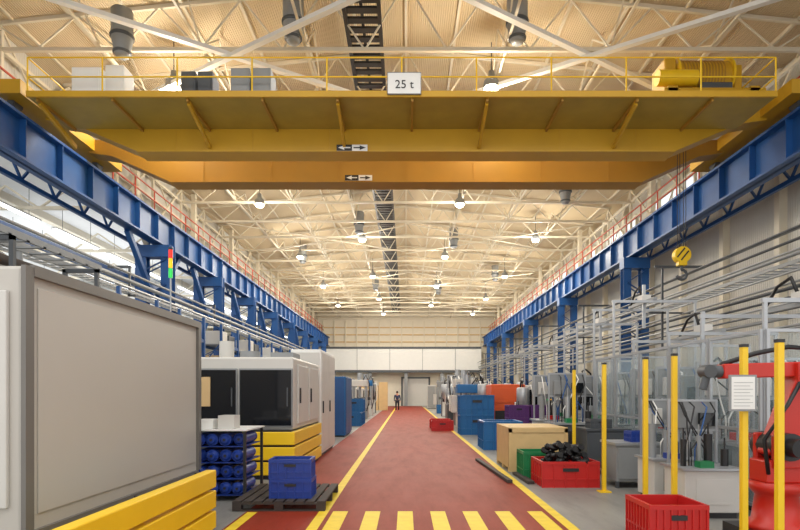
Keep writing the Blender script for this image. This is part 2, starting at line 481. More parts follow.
# ------------------------------------------------------------------ high bay lamps and fans
lamp = thing('high_bay_lamp','glowing round high-bay lamp hung from the roof','ceiling lamp',(-6.8,16.4,10.42),group='high-bay lamps')
MB().lathe([(0.0,-0.02),(0.16,0.0),(0.2,0.08),(0.16,0.16),(0,0.2)],n=16).make('bulb','lamp',lamp)
MB().lathe([(0.24,0.1),(0.22,0.3),(0.1,0.42),(0.08,0.6),(0,0.6)],n=16).make('lamp_shade','grey',lamp)
MB().rod((0,0,0.6),(0,0,1.45),0.015,6).make('hanger','greyd',lamp)
LP = [(-6.8,16.4)]
for x in (-6.8, 2.5):
    for y in (16.4, 26, 36, 46, 56):
        if (x,y) != (-6.8,16.4):
            LP.append((x,y)); clone(lamp,(x,y,10.42 if y<20 else 10.25))
for x in (-2.5, 7.4):
    for y in (32, 42, 52, 62):
        LP.append((x,y)); clone(lamp,(x,y,10.25))
fan = thing('roof_fan','grey cone-shaped roof ventilation fan','roof fan',(-7.4,14.6,10.35),group='roof fans')
MB().lathe([(0.0,0),(0.15,0.0),(0.2,0.1),(0.17,0.13),(0.2,0.17),(0.27,0.5),(0.27,1.2),(0.22,1.22),(0,1.22)],n=20).make('fan_housing','grey',fan)
MB().lathe([(0.275,0.48),(0.3,0.5),(0.3,0.56),(0.275,0.58)],n=20).make('band','greyd',fan)
MB().lathe([(0.2,0.08),(0.23,0.1),(0.23,0.14),(0.19,0.16)],n=20).make('lip','greyd',fan)
for x, y in ((-2.94,14.6),(2.9,14.6)): clone(fan,(x,y,10.72))
for x, y in ((7.4,26),(-2.6,31),(2.9,34),(-7,38),(7,44),(-2.6,48),(2.9,50)): clone(fan,(x,y,10.4))

# ------------------------------------------------------------------ overhead crane
CR = thing('overhead_crane','large yellow twin-girder overhead bridge crane spanning the hall','overhead crane',(0,15.8,7.8))
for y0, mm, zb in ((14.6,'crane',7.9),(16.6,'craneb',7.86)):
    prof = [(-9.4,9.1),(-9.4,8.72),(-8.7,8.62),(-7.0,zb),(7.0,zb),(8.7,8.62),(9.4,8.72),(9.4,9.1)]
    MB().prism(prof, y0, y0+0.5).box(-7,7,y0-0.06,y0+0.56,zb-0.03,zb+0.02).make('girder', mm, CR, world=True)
    for x in range(-6,7,2): MB().box(x-0.01,x+0.01,y0-0.012,y0,zb+0.02,9.05).make('weld_seam',mm,CR,world=True)
for sx in (-1, 1):
    MB().box(9.23*sx,9.95*sx,13.4,18.2,8.78,9.12).make('end_carriage','crane',CR,world=True)
    for yy in (13.9, 17.6):
        MB().rod((9.62*sx,yy,8.79),(9.78*sx,yy,8.79),0.18,18).make('wheel','greyd',CR,world=True)
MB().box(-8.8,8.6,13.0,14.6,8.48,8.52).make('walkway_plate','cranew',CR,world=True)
MB().box(-8.8,8.6,12.96,13.02,8.46,8.6).make('toe_board','crane',CR,world=True)
x = -8.6; k = 0
while x < 8.6:
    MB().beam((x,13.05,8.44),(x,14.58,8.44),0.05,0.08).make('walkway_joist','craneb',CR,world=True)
    if k % 2 == 0:
        MB().beam((x,13.15,8.4),(x,14.58,8.0),0.07,0.1).make('walkway_bracket','crane',CR,world=True)
    x += 1.75; k += 1
b = MB()
for z in (8.95, 9.4): b.rod((-8.8,13.02,z),(8.6,13.02,z),0.018,6)
x = -8.8
while x <= 8.61:
    b.rod((x,13.02,8.5),(x,13.02,9.4),0.02,6); x += 1.74
for xx in (-8.8, 8.6):
    for z in (8.95,9.4): b.rod((xx,13.02,z),(xx,14.5,z),0.018,6)
b.make('walkway_railing','yellow',CR,world=True)
b = MB()
for z in (9.7, 10.2): b.rod((-8.8,17.0,z),(8.6,17.0,z),0.02,6)
x = -8.8
while x <= 8.61:
    b.rod((x,17.0,9.1),(x,17.0,10.2),0.02,6); x += 1.74
b.make('rear_railing','yellow',CR,world=True)
def cab(x0,x1,y0,y1,z0,z1,m,nm='electrical_cabinet'):
    o = MB().box(x0,x1,y0,y1,z0,z1).make(nm,m,CR,world=True,bevel=0.02)
    MB().box(x0+0.04,x1-0.04,y0-0.015,y0,z0+0.05,z1-0.05).make('cabinet_door',m,o,world=True)
cab(-7.95,-7.25,13.3,13.8,8.53,9.35,'white'); cab(-7.15,-6.7,13.3,13.8,8.53,9.4,'white')
cab(-5.35,-5.0,13.3,13.8,8.53,9.25,'greyd'); cab(-4.95,-4.6,13.3,13.8,8.53,9.25,'greyd')
cab(-4.15,-3.7,13.25,13.8,8.53,9.3,'grey'); cab(-3.65,-3.2,13.25,13.8,8.53,9.3,'grey')
sg = MB().box(-0.42,0.34,12.9,12.94,8.5,8.98).make('capacity_sign','white',CR,world=True,bevel=0.01)
MB().box(-0.43,-0.42,12.895,12.945,8.49,8.99).box(0.34,0.35,12.895,12.945,8.49,8.99).box(-0.43,0.35,12.895,12.945,8.49,8.5).box(-0.43,0.35,12.895,12.945,8.98,8.99).make('sign_border','grey',sg,world=True)
text('25 t',0.27,'dark',sg,(-0.04,12.89,8.7),(math.pi/2,0,0))
for (x,y,z) in ((-1.4,14.53,7.96),(-1.4,16.53,7.95)):
    asn = MB().box(x-0.4,x+0.4,y-0.01,y+0.03,z-0.08,z+0.08).make('arrow_sign','white',CR,world=True)
    MB().box(x-0.4,x,y-0.014,y-0.01,z-0.08,z+0.08).make('dark_field','dark',asn,world=True)
    MB().box(x-0.2,x-0.04,y-0.02,y-0.015,z-0.015,z+0.015)._add([(x-0.36,y-0.02,z),(x-0.2,y-0.02,z-0.06),(x-0.2,y-0.02,z+0.06)],[(0,1,2)]).make('left_arrow','white',asn,world=True)
    MB().box(x+0.04,x+0.2,y-0.016,y-0.011,z-0.015,z+0.015)._add([(x+0.36,y-0.016,z),(x+0.2,y-0.016,z+0.06),(x+0.2,y-0.016,z-0.06)],[(0,1,2)]).make('right_arrow','dark',asn,world=True)
hx, hy = 7.8, 15.85
ty = 15.0
for y0 in (14.3,16.9): MB().box(6.6,9.2,y0,y0+0.2,9.14,9.4).make('trolley_side','crane',CR,world=True)
for x0 in (6.7,8.8): MB().box(x0,x0+0.25,14.3,17,9.2,9.45).make('trolley_beam','crane',CR,world=True)
MB().rod((7.1,ty,9.98),(8.5,ty,9.98),0.44,24).make('hoist_drum','crane',CR,world=True)
r = MB()
for i in range(14): r.rod((7.25+i*0.08,ty,9.98),(7.28+i*0.08,ty,9.98),0.455,24)
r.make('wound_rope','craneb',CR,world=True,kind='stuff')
for xx in (7.08, 8.5): MB().rod((xx,ty,9.98),(xx+0.05,ty,9.98),0.52,24).make('drum_flange','yellow',CR,world=True)
MB().box(6.75,7.05,ty-0.4,ty+0.4,9.4,10.35).make('gearbox','crane',CR,world=True,bevel=0.04)
MB().box(8.6,8.8,ty-0.35,ty+0.35,9.4,10.2).make('bearing_block','crane',CR,world=True,bevel=0.03)
MB().rod((6.5,ty-0.5,9.75),(7.5,ty-0.5,9.75),0.2,16).make('hoist_motor','yellow',CR,world=True)
MB().box(7.6,8.4,ty-0.62,ty-0.46,9.4,9.6).make('drive_box','greyd',CR,world=True,bevel=0.03)
MB().box(7.0,8.7,ty-0.45,ty+1.2,9.4,9.46).make('trolley_deck','crane',CR,world=True)
for dx in (-0.12,-0.05,0.05,0.12): MB().rod((hx+dx,hy,5.6),(hx+dx,hy,9.4),0.01,5).make('hoist_rope','dark',CR,world=True)
MB().rod((hx,hy-0.1,5.5),(hx,hy+0.1,5.5),0.23,20).box(hx-0.12,hx+0.12,hy-0.09,hy+0.09,5.2,5.5).make('hook_block','yellow',CR,world=True,bevel=0.01)
MB().beam((hx-0.17,hy-0.108,5.42),(hx+0.04,hy-0.108,5.68),0.012,0.04).beam((hx-0.06,hy-0.108,5.34),(hx+0.15,hy-0.108,5.6),0.012,0.04).make('warning_stripe','dark',CR,world=True)
pts = [(hx,hy,5.25),(hx,hy,5.1)]
for i in range(11):
    a = math.radians(90 - i*26); pts.append((hx+0.14*math.cos(a),hy,4.95+0.14*math.sin(a)))
MB().tube(pts,0.042,8).make('hook','greyd',CR,world=True)

# ------------------------------------------------------------------ left: grey enclosure
E = thing('machine_enclosure','large grey sheet-metal machine enclosure with yellow slatted guard','machine',(-4.6,6.2,0))
MB().box(-6.2,-3.0,4.38,8.08,0.1,2.6).make('body','panel',E,world=True,bevel=0.03)
MB().box(-3.0,-2.985,4.55,7.95,0.62,2.45).make('side_panel','panel',E,world=True,bevel=0.005)
MB().box(-2.998,-2.96,4.36,4.46,0.5,2.6).make('corner_trim','panel2',E,world=True)
MB().box(-2.998,-2.96,8.0,8.1,0.5,2.62).make('corner_trim','panel2',E,world=True)
MB().box(-2.998,-2.955,4.46,8.0,2.53,2.62).make('top_trim','panel2',E,world=True)
MB().box(-2.998,-2.96,4.46,8.0,0.4,0.5).make('bottom_trim','panel2',E,world=True)
MB().box(-6.0,-3.1,4.34,4.38,0.7,2.4).make('front_panel','offwhite',E,world=True,bevel=0.01)
for i in range(3):
    z0 = 0.04+i*0.235
    MB().box(-2.32,-2.2,3.4,6.5,z0,z0+0.2).make('guard_slat','yellow',E,world=True,bevel=0.012)
for yy in (3.5,4.9,6.3): MB().box(-2.38,-2.32,yy,yy+0.06,0,0.7).make('guard_post','dark',E,world=True)
MB().box(-6.1,-3.05,4.5,8.0,0,0.1).make('plinth','dark',E,world=True)
MB().box(-6.2,-3.4,4.5,8.0,2.6,2.68).make('roof_panel','panel2',E,world=True)
T = thing('signal_tower','three-colour stack light in red, amber and green','signal light',(-3.3,7.85,2.605))
MB().rod((0,0,0),(0,0,0.6),0.012,8).rod((0,0,0),(0,0,0.03),0.05,12).make('pole','alu',T)
MB().rod((0,0,0.61),(0,0,0.74),0.028,14).make('green_light','sigg',T)
MB().rod((0,0,0.75),(0,0,0.88),0.028,14).make('amber_light','sigy',T)
MB().rod((0,0,0.89),(0,0,1.0),0.028,14).make('red_light','sigr',T)
MB().rod((0,0,1.0),(0,0,1.03),0.03,14).make('cap','dark',T)
for y in (4.6, 6.2, 7.9):
    MB().box(-4.85,-4.8,y,y+0.05,2.68,3.35).box(-4.4,-4.35,y,y+0.05,2.68,3.35).box(-4.85,-4.35,y,y+0.05,3.3,3.35).make('tray_stand','greyd',label='steel stand holding a cable tray on the enclosure',cat='cable tray support',group='tray stands')
for x, z, m, r in ((-5.2,3.3,'woodd',0.09),(-5.4,3.65,'grey',0.07),(-5.8,3.5,'alu',0.12)):
    MB().rod((x,4.4,z),(x,8.0,z),r,10).rod((x,4.6,2.68),(x,4.6,z),r*0.8,8).rod((x,7.8,2.68),(x,7.8,z),r*0.8,8).make('roof_duct',m,label='pipe running over the grey machine enclosure',cat='pipe',group='enclosure pipes')

# machine 2
E = thing('moulding_machine','off-white moulding machine with tinted windows and yellow base','machine',(-3.4,12.0,0))
MB().box(-4.6,-2.12,10.55,13.6,0.9,2.28).make('body','offwhite',E,world=True,bevel=0.04)
MB().box(-4.6,-3.1,10.6,13.6,0.1,0.9).make('lower_body','greyd',E,world=True)
for x0,x1 in ((-4.58,-3.17),(-3.13,-2.13)):
    MB().box(x0,x1,10.5,10.56,0.96,2.06).make('window_frame','grey',E,world=True)
    g = MB().box(x0+0.02,x1-0.02,10.48,10.5,0.99,2.03).make('tinted_window','glassd',E,world=True)
    MB().box(x1-0.1,x1-0.08,10.455,10.48,1.35,1.7).make('door_handle','greyd',g,world=True)
MB().box(-3.82,-3.66,10.455,10.478,1.35,1.9).make('notice_sheet','card',E,world=True)
for y0,y1 in ((10.9,12.0),(12.15,13.4)):
    dd = MB().box(-2.12,-2.09,y0,y1,1.0,2.15).make('side_door','offwhite',E,world=True,bevel=0.01)
    MB().box(-2.09,-2.06,y0+0.1,y0+0.13,1.4,1.7).make('door_handle','dark',dd,world=True)
for z0 in (0.08,0.36,0.64):
    MB().box(-3.15,-2.05,10.3,13.6,z0,z0+0.24).make('yellow_guard','yellow',E,world=True,bevel=0.015)
MB().box(-3.1,-2.12,10.35,13.55,0,0.9).make('guard_core','dark',E,world=True)
MB().rod((-3.2,11.5,2.28),(-3.2,11.5,2.45),0.2,16).make('roof_vent','grey',E,world=True)
MB().rod((-4.0,12.5,2.28),(-4.0,12.5,2.75),0.16,16).make('roof_vent','offwhite',E,world=True)
MB().box(-3.0,-2.5,12.4,13.2,2.28,2.5).make('roof_box','grey',E,world=True)

C = thing('white_cabinet','tall white steel cabinet beside the lane','cabinet',(-2.45,15.1,0))
MB().box(-0.4,0.35,-1.25,1.3,0.08,2.68).make('body','white',C,bevel=0.02)
for y0,y1 in ((-1.2,0.0),(0.03,1.25)):
    dd = MB().box(0.35,0.37,y0,y1,0.15,2.6).make('door','offwhite',C)
    MB().box(0.37,0.4,y0+0.08,y0+0.12,1.1,1.4).make('handle','dark',dd)
MB().box(-0.36,0.31,-1.27,-1.25,0.15,2.6).make('end_panel','offwhite',C)
MB().box(-0.35,0.3,-1.2,1.25,0,0.08).make('plinth','dark',C)

# ------------------------------------------------------------------ crates
def crate(w, d, h, m, label, loc, rot=0, cat='plastic crate', group=None, name='crate', n=5):
    e = thing(name, label, cat, loc, rot, group)
    t = 0.02 if h < 0.6 else 0.04
    b = MB()
    b.box(-w/2,w/2,-d/2,d/2,0.0,t)
    b.box(-w/2,w/2,-d/2,-d/2+t,t,h).box(-w/2,w/2,d/2-t,d/2,t,h).box(-w/2,-w/2+t,-d/2+t,d/2-t,t,h).box(w/2-t,w/2,-d/2+t,d/2-t,t,h)
    b.make('body', m, e)
    r = 0.015 if h < 0.6 else 0.03
    q = MB()
    q.box(-w/2-r,w/2+r,-d/2-r,-d/2,h-0.05,h).box(-w/2-r,w/2+r,d/2,d/2+r,h-0.05,h).box(-w/2-r,-w/2,-d/2,d/2,h-0.05,h).box(w/2,w/2+r,-d/2,d/2,h-0.05,h)
    q.make('rim', m, e)
    q = MB()
    for i in range(n+1):
        x = -w/2 + i*w/n
        q.box(x-0.01,x+0.01,-d/2-r,-d/2,0,h-0.05).box(x-0.01,x+0.01,d/2,d/2+r,0,h-0.05)
        yv = -d/2 + i*d/n
        q.box(-w/2-r,-w/2,yv-0.01,yv+0.01,0,h-0.05).box(w/2,w/2+r,yv-0.01,yv+0.01,0,h-0.05)
    q.box(-w/2-r*0.8,w/2+r*0.8,-d/2-r*0.8,-d/2,h*0.3,h*0.3+0.02).box(-w/2-r*.8,-w/2,-d/2,d/2,h*0.3,h*0.3+0.02)
    q.make('ribs', m, e, kind='stuff')
    MB().box(-w*0.14,w*0.14,-d/2-r-0.004,-d/2-r*0.2,h*0.62,h*0.62+h*0.13).make('grip_hole_shade','dark',e)  # dark block painting the shade inside a hand hole
    return e
def pallet(w, d, label, loc, m='woodd'):
    e = thing('pallet', label, 'pallet', loc)
    for i in range(9):
        x = -w/2 + i*(w-0.11)/8
        MB().box(x,x+0.11,-d/2,d/2,0.11,0.135).make('deck_board',m,e)
    for y in (-d/2,-0.05,d/2-0.1):
        b = MB()
        b.box(-w/2,w/2,y,y+0.1,0.09,0.11)
        for x in (-w/2,-0.06,w/2-0.12): b.box(x,x+0.12,y,y+0.1,0.02,0.09)
        b.box(-w/2,w/2,y,y+0.1,0,0.02)
        b.make('bearer',m,e)
    return e
pallet(1.25,1.5,'dark worn wooden pallet on the red floor',(-1.72,8.3,0.004))
crate(0.56,0.4,0.27,'bluecrate','blue plastic crate at the bottom of a small stack',(-1.6,7.95,0.14),0.0,group='blue crates on the pallet')
crate(0.56,0.4,0.27,'bluecrate','blue plastic crate on top of a small stack',(-1.61,7.95,0.412),0.03,group='blue crates on the pallet')

R = thing('bottle_rack','steel rack filled with blue cylindrical containers','rack',(-2.78,8.75,0))
for x in (-0.42,0.38):
    for y in (-0.5,0.46): MB().box(x,x+0.04,y,y+0.04,0,1.04).make('upright','dark',R)
for z in (0.08,0.32,0.56,0.80):
    MB().box(-0.38,0.38,-0.46,0.46,z,z+0.012).make('shelf','bluecrate',R)
MB().box(-0.44,0.44,-0.52,0.52,1.04,1.06).make('top_board','white',R)
rb0 = thing('blue_container','glossy blue cylindrical container lying on a rack shelf','container',(0,0,0),group='blue containers in the rack')
MB().rod((0,-0.36,0.095),(0,0.3,0.095),0.092,14).make('barrel','bluecrate',rb0)
MB().rod((0,-0.4,0.095),(0,-0.36,0.095),0.05,12,0.08).make('neck','bluecrate',rb0)
MB().rod((0.0,-0.415,0.095),(0.0,-0.4,0.095),0.02,10).make('cap','dark',rb0)
first = True
for z in (0.093,0.333,0.573,0.813):
    for i in range(4):
        p = (-2.78-0.285+i*0.19, 8.7+random.uniform(-0.06,0.06), z)
        if first: rb0.location = p; first = False
        else: clone(rb0, p)
for i,x in enumerate((-3.02,-2.7)):
    MB().box(x-0.12,x+0.12,8.4,8.7,1.062,1.062+0.14+0.06*i).make('parts_box','white' if i==0 else 'offwhite',label='small white box lying on the rack top',cat='box',group='small boxes on the rack')

b = thing('blue_cabinet','tall blue steel cabinet by the lane','cabinet',(-2.5,20.9,0))
MB().box(-0.35,0.3,-0.5,1.6,0.05,2.2).make('body','bluebin',b,bevel=0.02)
MB().box(0.3,0.32,-0.45,0.5,0.1,2.15).make('door','blue',b)
MB().box(0.3,0.32,0.55,1.55,0.1,2.15).make('door','blue',b)
MB().box(-0.3,0.25,-0.52,-0.5,0.1,2.15).make('end_panel','blue',b)
MB().box(-0.3,0.25,-0.45,1.55,0,0.05).make('plinth','dark',b)
crate(0.9,1.2,0.65,'bluebin','blue pallet box standing beside the lane',(-2.65,27.6,0),cat='pallet box',group='blue pallet boxes by the lane')
crate(0.9,1.2,0.65,'bluebin','blue pallet box standing beside the lane',(-2.65,29.2,0),cat='pallet box',group='blue pallet boxes by the lane')
crate(0.9,1.2,0.65,'bluebin','blue pallet box stacked on another',(-2.65,29.2,0.652),cat='pallet box',group='blue pallet boxes by the lane')

def imm(loc, rot, label, mbody='offwhite', group='moulding machines'):
    e = thing('injection_machine', label, 'machine', loc, rot, group)
    MB().box(-2.4,2.2,-0.7,0.7,0.05,0.85).make('machine_bed',mbody,e,bevel=0.03)
    MB().box(-2.4,0.1,-0.75,0.75,0.85,1.95).make('clamp_housing',mbody,e,bevel=0.04)
    for s in (-1,1):
        MB().box(-1.9,-0.3,0.75*s-0.02,0.75*s+0.02,1.0,1.75).make('tinted_window','glassd',e)
    MB().box(-2.42,-2.4,-0.5,0.5,1.0,1.8).make('end_window','glassd',e)
    MB().box(0.3,1.2,-0.4,0.4,0.85,1.3).make('injection_unit','greyd',e,bevel=0.02)
    MB().rod((0.1,0,1.25),(2.1,0,1.25),0.16,14).make('barrel','alu',e)
    MB().lathe([(0.06,1.4),(0.1,1.6),(0.28,1.95),(0.28,2.3),(0.24,2.35),(0,2.35)],0.9,0,18).make('hopper','alu',e)
    MB().box(-0.05,0.25,-0.95,-0.8,1.1,1.7).box(0.05,0.15,-0.85,-0.7,1.3,1.5).make('control_panel','grey',e)
    MB().box(-2.3,2.1,-0.6,0.6,0,0.05).make('feet','dark',e)
    MB().tube([(0.9,0.1,2.35),(0.9,0.15,2.6),(1.1,0.3,2.7),(1.4,0.5,2.5),(1.6,0.6,1.9),(1.7,0.5,0.85)],0.04).make('hose','black',e)
    return e
im = imm((9.0,9.9,0),0,'off-white injection moulding machine with metal hopper')
for x,y in ((8.95,13.6),(8.7,17.3),(7.4,20.4),(7.2,25.6),(6.9,29.5),(6.9,33.5),(6.9,38),(6.9,43),(6.9,48),(6.9,53)): clone(im,(x,y,0),0)
for y in (18.7,23.1,27.9,32.5,37,42.3,47.6,52): clone(im,(-5.6,y,0),math.pi)
hp = thing('hopper_dryer','small silver hopper dryer on a slim stand','hopper dryer',(3.4,24.6,0),group='hopper dryers')
MB().lathe([(0.05,0.9),(0.1,1.05),(0.26,1.4),(0.26,1.95),(0.22,2.0),(0,2.01)],n=18).make('hopper','alu',hp)
for x in (-0.22,0.22):
    for y in (-0.2,0.2): MB().rod((x,y,0),(x,y,1.45),0.02,6).make('stand_leg','greyd',hp)
MB().box(-0.22,0.22,0.3,0.65,0.0,1.4).make('dryer_box','white',hp,bevel=0.02)
MB().box(-0.15,0.15,0.28,0.3,0.9,1.2).make('display','glassd',hp)
MB().tube([(0,0,2.0),(0,0.08,2.25),(0,0.3,2.35),(0,0.5,2.0),(0,0.5,1.4)],0.04).make('hose','black',hp)
MB().tube([(0.15,-0.1,1.95),(0.25,-0.3,2.1),(0.35,-0.4,1.6),(0.3,-0.35,0.9),(0.1,-0.2,0.5)],0.03).make('hose','white',hp)
for x,y,s in ((3.6,31.8,1.2),(2.6,33.2,0.95),(3.8,36.0,1.25),(2.7,38.5,1.1),(3.6,41,1.3),(3.3,46.5,1.2),(4.3,20.6,0.9),(3.9,28.9,1.1),(-2.8,24.6,1.0),(-2.7,44.9,1.2)):
    clone(hp,(x,y,0),0,scale=s)
def press(x, y, body, accent, h, label, g='vertical presses'):
    e = thing('vertical_press', label, 'machine', (x,y,0), 0, g)
    MB().box(-0.5,0.5,-0.5,0.5,0,0.7).make('base',body,e,bevel=0.03)
    for xx in (-0.4,0.4):
        for yy in (-0.4,0.4): MB().rod((xx,yy,0.7),(xx,yy,h),0.05,10).make('tie_bar','alu',e)
    MB().box(-0.5,0.5,-0.5,0.5,h-0.5,h-0.1).make('crosshead',accent,e,bevel=0.03)
    MB().rod((0,0,h-0.1),(0,0,h+0.35),0.16,16).make('cylinder','alu',e)
    MB().box(-0.35,0.35,-0.35,0.35,1.1,1.3).make('platen','greyd',e)
    MB().rod((0,0,1.3),(0,0,h-0.5),0.08,12).make('ram','alu',e)
    MB().box(-0.75,-0.52,-0.45,0.1,0.7,1.5).make('control_box','offwhite',e,bevel=0.02)
    MB().tube([(0.2,-0.2,h-0.1),(0.4,-0.4,h+0.2),(0.6,-0.5,h-0.3),(0.58,-0.5,1.0),(0.45,-0.5,0.5)],0.035).make('hose','black',e)
    return e
press(2.85,26.1,'offwhite','bluebin',2.1,'off-white vertical press with a blue crosshead')
press(2.9,28.0,'greyd','offwhite',2.4,'dark grey vertical press with a pale crosshead')
press(3.2,34.8,'offwhite','grey',2.7,'tall off-white vertical press beside the lane')
press(2.9,44.0,'bluebin','grey',2.6,'blue vertical press beside the lane')
press(-2.85,34.7,'grey','offwhite',2.5,'grey vertical press beside the lane')
press(-2.85,39.6,'offwhite','bluebin',2.6,'off-white vertical press with a blue crosshead')
e = thing('hose_station','material station with bundles of hanging black and white hoses','machine',(2.6,30.6,0))
MB().box(-0.4,0.5,-0.8,0.8,0,1.0).make('base_unit','greyd',e,bevel=0.03)
for xx in (-0.4,0.44): MB().box(xx,xx+0.06,-0.8,-0.74,1.0,2.5).make('frame_upright','alu',e)
MB().box(-0.4,0.5,-0.8,-0.74,2.5,2.56).make('frame_bar','alu',e)
rd = random.Random(5)
for i in range(6):
    x=-0.33+i*0.13; q = rd.uniform(-0.25,0.25); dz = rd.uniform(-0.3,0.3)
    MB().tube([(x,-0.77,2.5),(x+q*0.3,-0.95,2.2),(x+q,-1.1,1.3+dz),(x+q*0.5,-1.05,0.9+dz),(x-q,-0.95,1.0+dz),(x-q*1.2,-0.82,1.5)],0.04).make('hose','white' if i in (1,4) else 'black',e)
MB().lathe([(0.05,1.0),(0.25,1.4),(0.25,2.1),(0,2.15)],0.1,0.1,16).make('hopper','alu',e)

def station(x, y, seed, rot=0.0, sc=1.0):
    rd = random.Random(seed)
    e = thing('process_station','grey assembly station with uprights, tubes and valve boxes','machine station',(x,y,0),rot,'assembly stations')
    MB().box(-0.5,0.5,-0.4,0.4,0.1,0.85).make('base_cabinet',rd.choice(('grey','offwhite','greyd')),e,bevel=0.02)
    MB().box(-0.45,0.45,-0.35,0.35,0,0.1).make('plinth','dark',e)
    MB().box(-0.55,0.55,-0.45,0.45,0.85,0.89).make('worktop','alu',e)
    for xx in (-0.45,0.45): MB().box(xx-0.02,xx+0.02,0.3,0.34,0.89,2.1).make('upright','alu',e)
    for z in (1.5,2.06): MB().box(-0.43,0.43,0.3,0.34,z,z+0.04).make('cross_bar','alu',e)
    for k in range(4):
        xx = -0.36+k*0.24+rd.uniform(-0.05,0.05); h = rd.uniform(0.25,0.7)
        MB().rod((xx,-0.05,0.89),(xx,-0.05,0.89+h),rd.uniform(0.04,0.08),12).rod((xx,-0.05,0.89+h),(xx,-0.05,1.1+h),0.015,8).make('press_cylinder',rd.choice(('alu','grey','dark')),e)
    MB().box(-0.35,-0.05,0.2,0.3,1.56,1.9).make('valve_box',rd.choice(('offwhite','grey')),e,bevel=0.01)
    MB().box(0.1,0.38,0.22,0.3,1.6,1.85).make('screen','glassd',e)
    MB().box(-0.45,0.45,0.31,0.33,1.54,2.06).make('back_plate','grey',e)
    MB().box(-0.3,0.3,-0.41,-0.4,0.25,0.7).make('access_door',rd.choice(('offwhite','dark')),e)
    for k in range(6):
        xa = rd.uniform(-0.4,0.4); xb = rd.uniform(-0.4,0.4)
        MB().tube([(xa,0.28,2.05),(xa,0.1,1.9+rd.uniform(-0.1,0.1)),((xa+xb)/2,0.0,1.5),(xb,-0.1,1.2),(xb,-0.1,0.9)],0.014,6).make('air_hose',rd.choice(('black','blue','black','white')),e)
    MB().box(-0.2,0.05,-0.35,-0.15,0.89,1.0).make('parts_tray',rd.choice(('bluecrate','green','redcrate','yellow')),e)
    e.scale = (sc,sc,sc)
    return e
k = 0
for (x,y) in ((5.15,7.6),(6.35,7.6),(5.15,8.72),(6.35,8.6),(5.2,10.3),(5.2,11.5),(5.3,13.0),(5.25,15.5),(4.8,17.4),(4.0,13.6),(4.0,15.2),(6.0,10.9),(7.6,7.6),(6.0,12.1)):
    k += 1; station(x,y,k)
station(3.9,7.4,40,0,0.72)
station(3.95,8.4,41,0,0.72)
for x,y,hh in ((4.85,9.5,1.9),(5.9,9.9,2.1),(5.9,14.4,1.8),(4.75,19.0,2.0)):
    e = thing('control_cabinet','grey control cabinet with a dark screen in a machine cell','control cabinet',(x,y,0),group='control cabinets')
    MB().box(-0.25,0.25,-0.18,0.18,0.06,hh).make('body','grey',e,bevel=0.02)
    MB().box(-0.2,0.2,-0.15,0.15,0,0.06).make('plinth','dark',e)
    MB().box(-0.17,0.17,-0.195,-0.18,hh-0.5,hh-0.2).make('screen','glassd',e)
    for q in range(3): MB().rod((-0.12+q*0.12,-0.18,hh-0.62),(-0.12+q*0.12,-0.2,hh-0.62),0.02,8).make('button',('sigr','sigg','sigy')[q],e)

crate(1.25,1.0,0.76,'bluebin','large blue pallet box at the bottom of a stack',(2.72,21.9,0),cat='pallet box',group='stacked blue pallet boxes',n=6)
crate(1.25,1.0,0.76,'bluebin','large blue pallet box on top of a stack',(2.72,21.9,0.762),cat='pallet box',group='stacked blue pallet boxes',n=6)
crate(1.05,1.2,0.8,'bluebin','pale blue pallet box beside the plywood box',(2.72,16.3,0),cat='pallet box',n=4)
for i,(x,z) in enumerate(((3.67,0.0),(3.67,0.402),(3.67,0.804),(4.37,0.0),(4.37,0.402),(4.37,0.804))):
    crate(0.62,0.8,0.4,'purple','purple plastic crate in a stack',(x-0.03,18.4,z),group='stacked purple crates')
e = thing('orange_machine','orange boxed machine unit behind the crates','machine',(4.05,22.8,0))
MB().box(-0.65,0.7,-0.5,1.0,0.1,1.95).make('housing','orange',e,bevel=0.04)
MB().box(-0.55,0.6,-0.52,-0.5,1.2,1.8).make('front_panel','orange',e,bevel=0.01)
MB().box(-0.6,0.6,-0.4,0.9,0,0.1).make('plinth','dark',e)
MB().box(-0.5,0.5,-0.54,-0.5,0.3,0.9).make('vent_grille','dark',e)
crate(0.9,0.7,0.42,'redcrate','red plastic crate beside the lane',(1.55,24.0,0.004),group='red crates')
crate(0.9,0.7,0.42,'redcrate','red plastic crate beside the lane',(1.55,25.6,0.004),group='red crates')
e = thing('plywood_box','open-topped pale plywood packing box','wooden box',(2.68,12.1,0))
w,d,h=1.2,1.5,0.88
MB().box(-w/2,w/2,-d/2,-d/2+0.03,0.1,h).box(-w/2,w/2,d/2-0.03,d/2,0.1,h).box(-w/2,-w/2+0.03,-d/2,d/2,0.1,h).box(w/2-0.03,w/2,-d/2,d/2,0.1,h).box(-w/2,w/2,-d/2,d/2,0.08,0.1).box(-w/2,w/2,-d/2,d/2,h,h+0.02).make('panels','wood',e)
for y0 in (-d/2,-0.05,d/2-0.1): MB().box(-w/2,w/2,y0,y0+0.1,0,0.08).make('skid','wood',e)
b = MB()
for x in (-w/2,w/2-0.07): b.box(x,x+0.07,-d/2-0.015,-d/2,0.1,h)
b.box(-w/2,w/2,-d/2-0.015,-d/2,h-0.08,h)
b.make('battens','wood',e)
MB().beam((1.68,13.2,0.035),(1.84,9.9,0.035),0.09,0.055).make('timber_plank','woodd',label='dark timber plank lying along the lane edge',cat='plank')
MB().beam((2.15,11.0,0.03),(2.19,9.8,0.03),0.12,0.05).make('timber_plank','woodd',label='short dark timber plank on the floor',cat='plank')
crate(0.95,0.8,0.44,'redcrate','dark red plastic crate heaped with black rubber parts',(2.78,9.85,0),group='red crates')
rd = random.Random(11)
